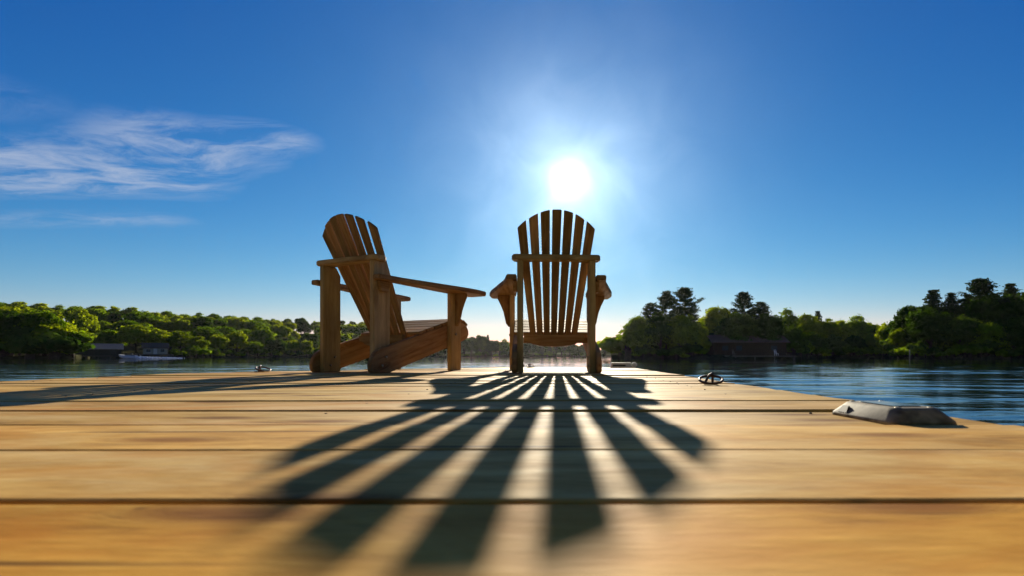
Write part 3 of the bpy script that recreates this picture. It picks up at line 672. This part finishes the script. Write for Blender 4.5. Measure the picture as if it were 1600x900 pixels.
def speedboat():
    Y = 141.0; root = empty('speedboat', (gp(201, Y), Y, WATER_Z + .02), R(180))
    tag(root, 'white and blue speedboat racing past the cottage with foam behind', 'boat')
    st = [(-2.6, .95, .75, -.18), (-1.2, 1.02, .78, -.15), (.4, 1.0, .85, -.08), (1.6, .75, .95, .05), (2.4, .32, 1.05, .35), (2.7, .04, 1.1, .7)]
    V, Fc = [], []
    for x, w, zt, zb in st: V += [(x, -w, zt), (x, -w * .8, zb + .25), (x, 0, zb), (x, w * .8, zb + .25), (x, w, zt)]
    for i in range(len(st) - 1):
        for j in range(4): Fc.append((i*5+j, i*5+j+1, (i+1)*5+j+1, (i+1)*5+j))
    Fc.append((4, 3, 2, 1, 0))
    link('hull', mesh('hull', V, Fc), plain('boat_white', (.55, .6, .68), .25, 0, .05), root)
    D = [(x, -w * .97, zt - .03) for x, w, zt, _ in st[2:]] + [(x, w * .97, zt - .03) for x, w, zt, _ in st[2:]][::-1]
    link('foredeck', mesh('foredeck', D, [tuple(range(len(D)))]), M_WHITE, root)
    link('cockpit_floor', mesh('cockpit_floor', [(-2.55, -.85, .25), (.45, -.85, .25), (.45, .85, .25), (-2.55, .85, .25)], [(0, 1, 2, 3)]), M_DOCKW, root)
    prism('windshield', [(-.75, 0), (.75, 0), (.6, .42), (-.6, .42)], .03, M_GLASS, root, frame((.45, 0, .83), (0, 1, 0), (-.4, 0, 1)), 0)
    for y in (-.45, .45):
        s = box('seat', (.5, .5, .35), M_DARKPL, root, (-.5, y, .43), .05); box('seat_back', (.12, .5, .5), M_DARKPL, s, (-.28, 0, .35), .03)
    box('outboard_motor', (.45, .42, .75), M_DARKPL, root, (-2.85, 0, .72), .08)
    # the driver: one continuous seated body
    m = bpy.data.meshes.new('person')
    J = [(0, 0, .55), (-.05, 0, .85), (-.04, 0, 1.1), (-.02, 0, 1.22), (0, 0, 1.38), (0, .2, 1.06), (.18, .24, .84), (.4, .16, .92), (0, -.2, 1.06), (.18, -.24, .84), (.4, -.16, .92), (.4, .12, .6), (.48, .12, .28), (.4, -.12, .6), (.48, -.12, .28)]
    E = [(0, 1), (1, 2), (2, 3), (3, 4), (2, 5), (5, 6), (6, 7), (2, 8), (8, 9), (9, 10), (0, 11), (11, 12), (0, 13), (13, 14)]
    m.from_pydata(J, E, [])
    p = bpy.data.objects.new('person', m); col.objects.link(p); m.materials.append(plain('jacket', (.06, .07, .09), .8))
    p.modifiers.new('skin', 'SKIN'); 
    rad = [.15, .16, .17, .07, .11, .07, .05, .045, .07, .05, .045, .09, .06, .09, .06]
    for i, v in enumerate(m.skin_vertices[0].data): v.radius = (rad[i], rad[i]); v.use_root = i == 0
    sd = p.modifiers.new('sub', 'SUBSURF'); sd.levels = 1; sd.render_levels = 1
    p.location = (gp(201, Y) + .5, Y + .45, WATER_Z + .1); p.rotation_euler = (0, 0, R(180))
    tag(p, 'person in dark clothes sitting at the wheel of the speedboat', 'person')
    # foam of the wake
    rng = random.Random(5); bm = bmesh.new()
    for i in range(420):
        t = rng.random(); x = gp(201, Y) + 2.5 + t * 11.5; y = Y + rng.gauss(0, .25 + .5 * t); s = rng.uniform(.08, .24) * (1.25 - .6 * t)
        if rng.random() < .25 and .72 < t < .95: s *= 1.5
        bmesh.ops.create_icosphere(bm, subdivisions=1, radius=s, matrix=Matrix.Translation((x, y, WATER_Z + .02 + rng.random() * .32 * (1.1 - .6 * t))))
    tag(link('wake_foam', bm_mesh('wake_foam', bm), plain('foam', (.8, .82, .84), .9, 0, .05)), 'white foam trail behind the speedboat', 'foam', None, 'stuff')
speedboat()

# ---------------------------------------------------------------- the dock
DECK_R, DECK_L, FAR_Y, PITCH = 0.685, -2.36, 4.95, 0.2035
CH_A, CH_B = (-2.36, 3.25), (-0.60, 4.95)             # the cut-off far left corner
def deck_left(y):
    if y <= CH_A[1]: return DECK_L
    return CH_A[0] + (y - CH_A[1]) / (CH_B[1] - CH_A[1]) * (CH_B[0] - CH_A[0])
dock = empty('dock', (0, 0, 0)); tag(dock, 'golden weathered plank dock with a cut-off far corner', 'dock')
def plank(y0, y1, seed):
    rng = random.Random(seed); w = y1 - y0; th = .038; r = .0045
    xc = (DECK_L + DECK_R) / 2; yc = (y0 + y1) / 2
    prof = []
    for k in range(4): a = math.pi * (1 - k / 6); prof.append((-w/2 + r + r * math.cos(a), -r + r * math.sin(a)))
    for k in (-.3, 0, .3): prof.append((k * w, 0))
    for k in range(4): a = math.pi / 2 * (1 - k / 3); prof.append((w/2 - r + r * math.cos(a), -r + r * math.sin(a)))
    prof += [(w/2, -th), (-w/2, -th)]
    ns = 26; cup = rng.uniform(-.0012, .0018); tilt = rng.uniform(-.0018, .0018); dz = rng.uniform(-.0015, .0010)
    ph = [rng.uniform(0, 6.28) for _ in range(6)]
    V, Fc = [], []; n = len(prof)
    for i in range(ns + 1):
        t = i / ns
        for (py, pz) in prof:
            X = deck_left(yc + py) * (1 - t) + DECK_R * t
            u = 2 * py / w
            e = (.0011 * math.sin(X * 2.3 + ph[0]) + .0006 * math.sin(X * 6.1 + ph[1])) * (1 if py < 0 else 0) + (.0011 * math.sin(X * 2.0 + ph[2]) + .0006 * math.sin(X * 5.3 + ph[3])) * (1 if py > 0 else 0)
            z = pz + dz + tilt * u + cup * u * u + .0009 * math.sin(X * 1.7 + ph[4])
            V.append((X - xc, py + e, z))
    for i in range(ns):
        for j in range(n): Fc.append((i*n + j, i*n + (j+1) % n, (i+1)*n + (j+1) % n, (i+1)*n + j))
    Fc.append(tuple(range(n))[::-1]); Fc.append(tuple(ns*n + j for j in range(n)))
    me = mesh('plank', V, [f[::-1] for f in Fc]); bmx = bmesh.new(); bmx.from_mesh(me); bpy.data.meshes.remove(me)
    o = link('plank', bm_mesh('plank', bmx), M_DECK, dock, Matrix.Translation((xc, yc, 0)))
    v = rng.uniform(.88, 1.1); o.color = (v * 1.02, v * rng.uniform(.95, 1.0), v * rng.uniform(.82, 1.06), 1)     # boards from different trees
    if abs(yc - .27) < .1: o.color = (1.06, .86, .50, 1)
    elif abs(yc - .474) < .1: o.color = (1.02, 1.0, 1.02, 1)
    return o
edges = [0.372 + PITCH * k for k in range(-7, 23)]
edges = [e for e in edges if e < FAR_Y - .1] + [FAR_Y]
for i in range(len(edges) - 1):
    g = .0035 if i % 3 else .0048
    plank(edges[i] + g, edges[i + 1] - g, 100 + i)
# frame under the planks, and floats in the water
FZ = -0.155
for a, b in (((DECK_R - .025, -1.0), (DECK_R - .025, FAR_Y - .03)), ((DECK_L + .025, CH_A[1]), (DECK_L + .025, -1.0)), ((CH_B[0], FAR_Y - .03), CH_A), ((DECK_R - .05, FAR_Y - .03), (CH_B[0], FAR_Y - .03))):
    a, b = Vector((*a, FZ)), Vector((*b, FZ)); ln = (b - a).length
    M = frame((a + b) / 2, b - a, (0, 0, 1))
    prism('fascia_board', [(-ln/2, -.11), (ln/2, -.11), (ln/2, .11), (-ln/2, .11)], .036, M_FASCIA, dock, M, .004)
for x in (-2.22, -1.3, -.42, .46):
    y1 = min(FAR_Y - .1, CH_A[1] + (x - CH_A[0]) / (CH_B[0] - CH_A[0]) * (CH_B[1] - CH_A[1]) - .1)
    box('joist', (.04, y1 + .98, .14), M_FASCIA, dock, (x, (y1 - .98) / 2, -.112))
for x, y in ((-1.5, .4), (.1, .4), (-1.4, 2.6), (.1, 2.6), (.15, 4.2)): box('float', (.8, .9, .34), M_FLOAT, dock, (x, y, -.36), .04)

bm = bmesh.new(); srng = random.Random(12)
for i in range(len(edges) - 1):
    for x in (-2.22, -1.3, -.42, .46):
        for f in (.2, .8):
            y = edges[i] + (edges[i + 1] - edges[i]) * f + srng.uniform(-.008, .008); xx = x + srng.uniform(-.012, .012)
            if xx < deck_left(y + .02) + .04 or (-.1 < y < .9): continue
            bmesh.ops.create_cone(bm, cap_ends=True, segments=10, radius1=.0028, radius2=.0023, depth=.0024, matrix=Matrix.Translation((xx, y, .0000)))
o = link('screw_heads', bm_mesh('screw_heads', bm), M_RUST, dock); o['kind'] = 'stuff'

# ---------------------------------------------------------------- the chairs
def make_chair():
    root = empty('adirondack_chair')
    px_, pt, pd = 0.23, 0.038, 0.14
    def yz(x): return frame((x, 0, 0), (0, 1, 0), (0, 0, 1))       # local x = forward, y = up, z = right
    for s in (-1, 1):                                                # rear posts, grain up
        pts = [(0, -pd/2), (0.715, -pd/2), (0.715, pd/2 - .035), (0.66, pd/2), (0, pd/2)]
        prism('rear_post', pts, pt, M_POST, root, frame((s * px_, 0, 0), (0, 0, 1), (0, 1, 0)), .004)
    sx = px_ + pt/2 + .0165
    sl = .291; ca = 1 / math.hypot(1, sl)
    top = [(-.125, .02), (-.11, 0), (.035, 0), (.80, .225), (.855, .245), (.875, .275), (.872, .31), (.845, .348), (.79, .372), (.715, .373), (-.045, .152), (-.085, .132), (-.112, .098), (-.128, .055)]
    stringers = []
    for s in (-1, 1):
        st = prism('side_rail', [(y * ca + z * sl * ca, -y * sl * ca + z * ca) for y, z in top], .032, M_CHAIR, root, frame((s * sx, 0, 0), (0, ca, sl * ca), (0, -sl * ca, ca)), .004)
        for (y, z) in ((.0, .10), (-.035, .045), (.66, .27)):
            xo = s * (sx + (.017 if y < .5 else .055))
            tube('bolt', [(xo, y, z), (xo + s * .006, y, z)], .009, M_STEEL, root, 10)
            if y < .5:
                xi = s * (px_ - pt/2); tube('bolt', [(xi, y + .02, z), (xi - s * .006, y + .02, z)], .008, M_STEEL, root, 10)
    fx = sx + .016 + .0195
    for s in (-1, 1):
        prism('front_leg', [(0, -.06), (.578, -.06), (.578, .06), (0, .06)], .038, M_POST, root, frame((s * fx, .667, 0), (0, 0, 1), (0, 1, 0)), .004)
        x0 = fx + .0195
        br = [(x0, .575), (x0 + .095, .575), (x0 + .092, .545), (x0 + .07, .50), (x0 + .05, .45), (x0 + .038, .40), (x0 + .03, .36), (x0 + .012, .335), (x0, .33)]
        br = [(z, s * x) for x, z in br]
        prism('arm_bracket', br, .03, M_CHAIR, root, frame((0, .667, 0), (0, 0, 1), (1, 0, 0)), .004)
        # arm: a paddle widening to the front
        ar = [(-.085, .252), (-.085, .315), (.10, .338), (.35, .400), (.60, .462), (.72, .480), (.835, .474), (.860, .455), (.866, .33), (.85, .295), (.72, .274), (.5, .262), (.2, .253)]
        M = frame((0, 0, .604), (0, math.cos(R(-1.2)), math.sin(R(-1.2))), (1, 0, 0))
        prism('armrest', [(y, s * x) for y, x in ar], .032, M_CHAIR, root, M, .005)
        prism('arm_cleat', [(-.03, .52), (.03, .52), (.05, .585), (-.05, .585)], .026, M_CHAIR, root, frame((s * (px_ + pt/2 + .014), 0, 0), (0, 1, 0), (0, 0, 1)), .003)
    # cross bar on the posts, front edge hollowed to carry the slats
    pts = [(-.262, -.085), (.262, -.085), (.279, -.07), (.284, -.03), (.279, .0), (.262, .022), (.235, .036)]
    pts += [(x, .010 + .026 * (x / .235) ** 2) for x in np.linspace(.18, -.18, 7)]
    pts += [(-.235, .036), (-.262, .022), (-.279, .0), (-.284, -.03), (-.279, -.07)]
    prism('back_rail', pts, .034, M_POST, root, frame((0, 0, .7325), (1, 0, 0), (0, 1, 0)), .006)
    # back slats: seven tapered staves, fanned, tops cut to one arch
    tanr = .525
    for i in range(-3, 4):
        zb, zt0 = .20, 1.03
        xb, xt = i * .0462, i * .0735
        ztc = 1.020 - 1.55 * xt * xt
        fwd = .024 * (i / 3) ** 2
        def yat(z): return .031 + fwd - (z - .7325) * tanr
        o = Vector((xb, yat(zb), zb)); e = Vector((xt, yat(ztc), ztc)); ax = (e - o); ln = ax.length; ax.normalize()
        wb, wt = .0195, .0292
        def cut(xx): return (1.020 - 1.55 * xx * xx - ztc) * 1.09
        tops = [(ln + cut(xt + k * wt), k * wt) for k in (-1, -.33, .33, 1)]
        pts = [(0, -wb)] + tops + [(0, wb)]
        prism('back_slat', pts, .02, M_CHAIR, root, frame(o, ax, (1, 0, 0)), .003)
    # lower rail behind the slat feet
    pts = [(-.209, .255), (-.209, .212), (-.17, .207), (-.15, .19), (-.1, .178), (0, .172), (.1, .178), (.15, .19), (.17, .207), (.209, .212), (.209, .255)]
    prism('lower_back_rail', pts, .03, M_CHAIR, root, frame((0, .238, 0), (1, 0, 0), (0, 0, 1)), .004)
    prism('rail_cross_piece', [(-.2475, .0), (.2475, .0), (.2475, .04), (-.2475, .04)], .03, M_CHAIR, root, frame((0, .330, .20), (1, 0, 0), (0, 0, 1)), .003)
    # seat slats along the rails
    def seat_slat(y, z, a, w):
        prism('seat_slat', [(-.281, -w/2), (.281, -w/2), (.281, w/2), (-.281, w/2)], .02, M_CHAIR, root, frame((0, y, z), (1, 0, 0), (0, math.cos(a), math.sin(a))), .004)
    a = math.atan(sl); y = .345
    for k in range(5):
        yy = .345 + k * .083; z = .152 + sl * (yy + .045) + .0115
        seat_slat(yy, z, a, .078)
    seat_slat(.762, .3835, 0.0, .072); seat_slat(.835, .366, R(-32), .062)
    box('seat_apron', (.49, .025, .06), M_CHAIR, root, (0, .842, .302), .004)
    return root
ch = make_chair()
tag(ch, 'wooden slat-back lounge chair turned to the right, standing left of the other', 'chair', 'chairs on the dock')
ch.location = (-1.365, 3.40, 0.0005); ch.rotation_euler = (0, 0, R(-26.5))
c2 = copy_tree(ch); c2['label'] = 'wooden slat-back lounge chair under the sun, its back square to the viewer'
c2.location = (-0.026, 3.31, 0.0005); c2.rotation_euler = (0, 0, R(3.6))

# ---------------------------------------------------------------- fittings on the dock
def mooring_ring(x, y, rz, label, s=1.0, lay=R(17)):
    r = empty('mooring_ring', (x, y, 0), rz); r.scale = (s, s, s); tag(r, label, 'mooring ring', 'mooring rings on the dock')
    box('base_plate', (.05, .034, .004), M_RUST, r, (0, 0.02, .0025), .001)
    path = [(-.022, -.012, .004), (-.014, .0, .020), (-.004, .006, .035), (.004, .012, .041), (.008, .020, .034), (.008, .024, .020), (.008, .026, .004)]
    tube('staple', path, .0048, M_RUST, r, 10)
    n = 36; R0 = .041
    P = [(R0 * math.cos(k * 2 * math.pi / n), -R0 * .72 + .006 + R0 * math.sin(k * 2 * math.pi / n), .0075 + (R0 + R0 * math.sin(k * 2 * math.pi / n)) * math.tan(lay)) for k in range(n)]
    tube('ring', P, .0048, M_RUST, r, 10, True)
    for dx in (-.018, .018): tube('screw', [(dx, .02, .004), (dx, .02, .0062)], .004, M_STEEL, r, 8)
    return r
mooring_ring(.562, 1.91, R(-14), 'dark iron ring and staple on the dock right of the chairs')
mooring_ring(-2.02, 3.46, R(60), 'dark iron ring at the cut-off dock corner beside the chair on the left', 1.05)
mooring_ring(-.285, 4.86, R(20), 'small dark ring on the far dock edge behind a chair leg', .9)

def frustum(name, w, d, h, inset, m, parent, cr=.018, M=None, z0=0.0):
    bm = bmesh.new()
    def rr_(w, d, r, z): 
        P = []
        for cx, cy, a0 in ((w/2-r, d/2-r, 0), (-w/2+r, d/2-r, 90), (-w/2+r, -d/2+r, 180), (w/2-r, -d/2+r, 270)):
            for k in range(5): a = R(a0 + k * 22.5); P.append(bm.verts.new((cx + r * math.cos(a), cy + r * math.sin(a), z)))
        return P
    rings = [rr_(w, d, cr, z0), rr_(w - .003, d - .003, cr, z0 + h * .22), rr_(w - inset * 1.5, d - inset * 1.5, cr, z0 + h * .8), rr_(w - inset * 1.8, d - inset * 1.8, cr, z0 + h * .95), rr_(w - inset * 2.3, d - inset * 2.3, cr * .9, z0 + h)]
    n = 20
    for A, B in zip(rings, rings[1:]):
        for k in range(n): bm.faces.new((A[k], A[(k+1) % n], B[(k+1) % n], B[k]))
    bm.faces.new(rings[0][::-1]); bm.faces.new(rings[-1])
    return link(name, bm_mesh(name, bm, False), m, parent, M)
dl = empty('dock_light', (.556, .865, 0), R(3)); tag(dl, 'low grey metal fitting with sloped sides screwed near the dock edge, beside the water', 'dock light')
body = frustum('body', .112, .172, .0245, .019, M_GREY, dl)
body.data.polygons.foreach_set('use_smooth', [True] * len(body.data.polygons))
frustum('solar_panel', .052, .088, .0016, .001, M_PANEL, dl, .006, None, .0243)
for s in (-1, 1):
    prism('lamp_window', [(-.014, -.0075), (.014, -.0075), (.009, .0075), (-.009, .0075)], .004, M_DARKPL, dl, frame((s * .0495, .045, .0115), (0, 1, 0), (-s * .6, 0, 1)), .001)
for sx_ in (-1, 1):
    for sy_ in (-1, 1): tube('screw', [(sx_ * .027, sy_ * .057, .022), (sx_ * .027, sy_ * .057, .0252)], .0045, M_STEEL, dl, 12)
# white bumper on the far corner
wb = empty('dock_bumper', (.575, 4.84, 0), 0); tag(wb, 'white vinyl bumper block on the far right dock corner', 'bumper')
frustum('body', .20, .085, .048, .008, M_WHITE, wb, .012)
box('end_cap', (.05, .09, .05), M_WHITE, wb, (.125, 0, .026), .012)
box('groove', (.12, .006, .012), M_DARKPL, wb, (-.02, -.041, .022))

# ---------------------------------------------------------------- hazy air over the lake
def haze():
    m = bpy.data.materials.new('haze'); m.use_nodes = True; nt = m.node_tree; nt.nodes.clear()
    v = nt.nodes.new('ShaderNodeVolumePrincipled'); v.inputs['Color'].default_value = (0.95, 0.95, 0.95, 1)
    v.inputs['Density'].default_value = 0.000026; v.inputs['Anisotropy'].default_value = 0.72
    o = nt.nodes.new('ShaderNodeOutputMaterial'); nt.links.new(v.outputs[0], o.inputs['Volume'])
    bm = bmesh.new(); bmesh.ops.create_cube(bm, size=1)
    bmesh.ops.scale(bm, vec=(5200, 5200, 45), verts=bm.verts); bmesh.ops.translate(bm, vec=(0, 0, 45/2 - 2.6), verts=bm.verts)
    tag(link('haze', bm_mesh('haze', bm), m), 'thin bright haze over the lake', None, None, 'stuff')
haze()
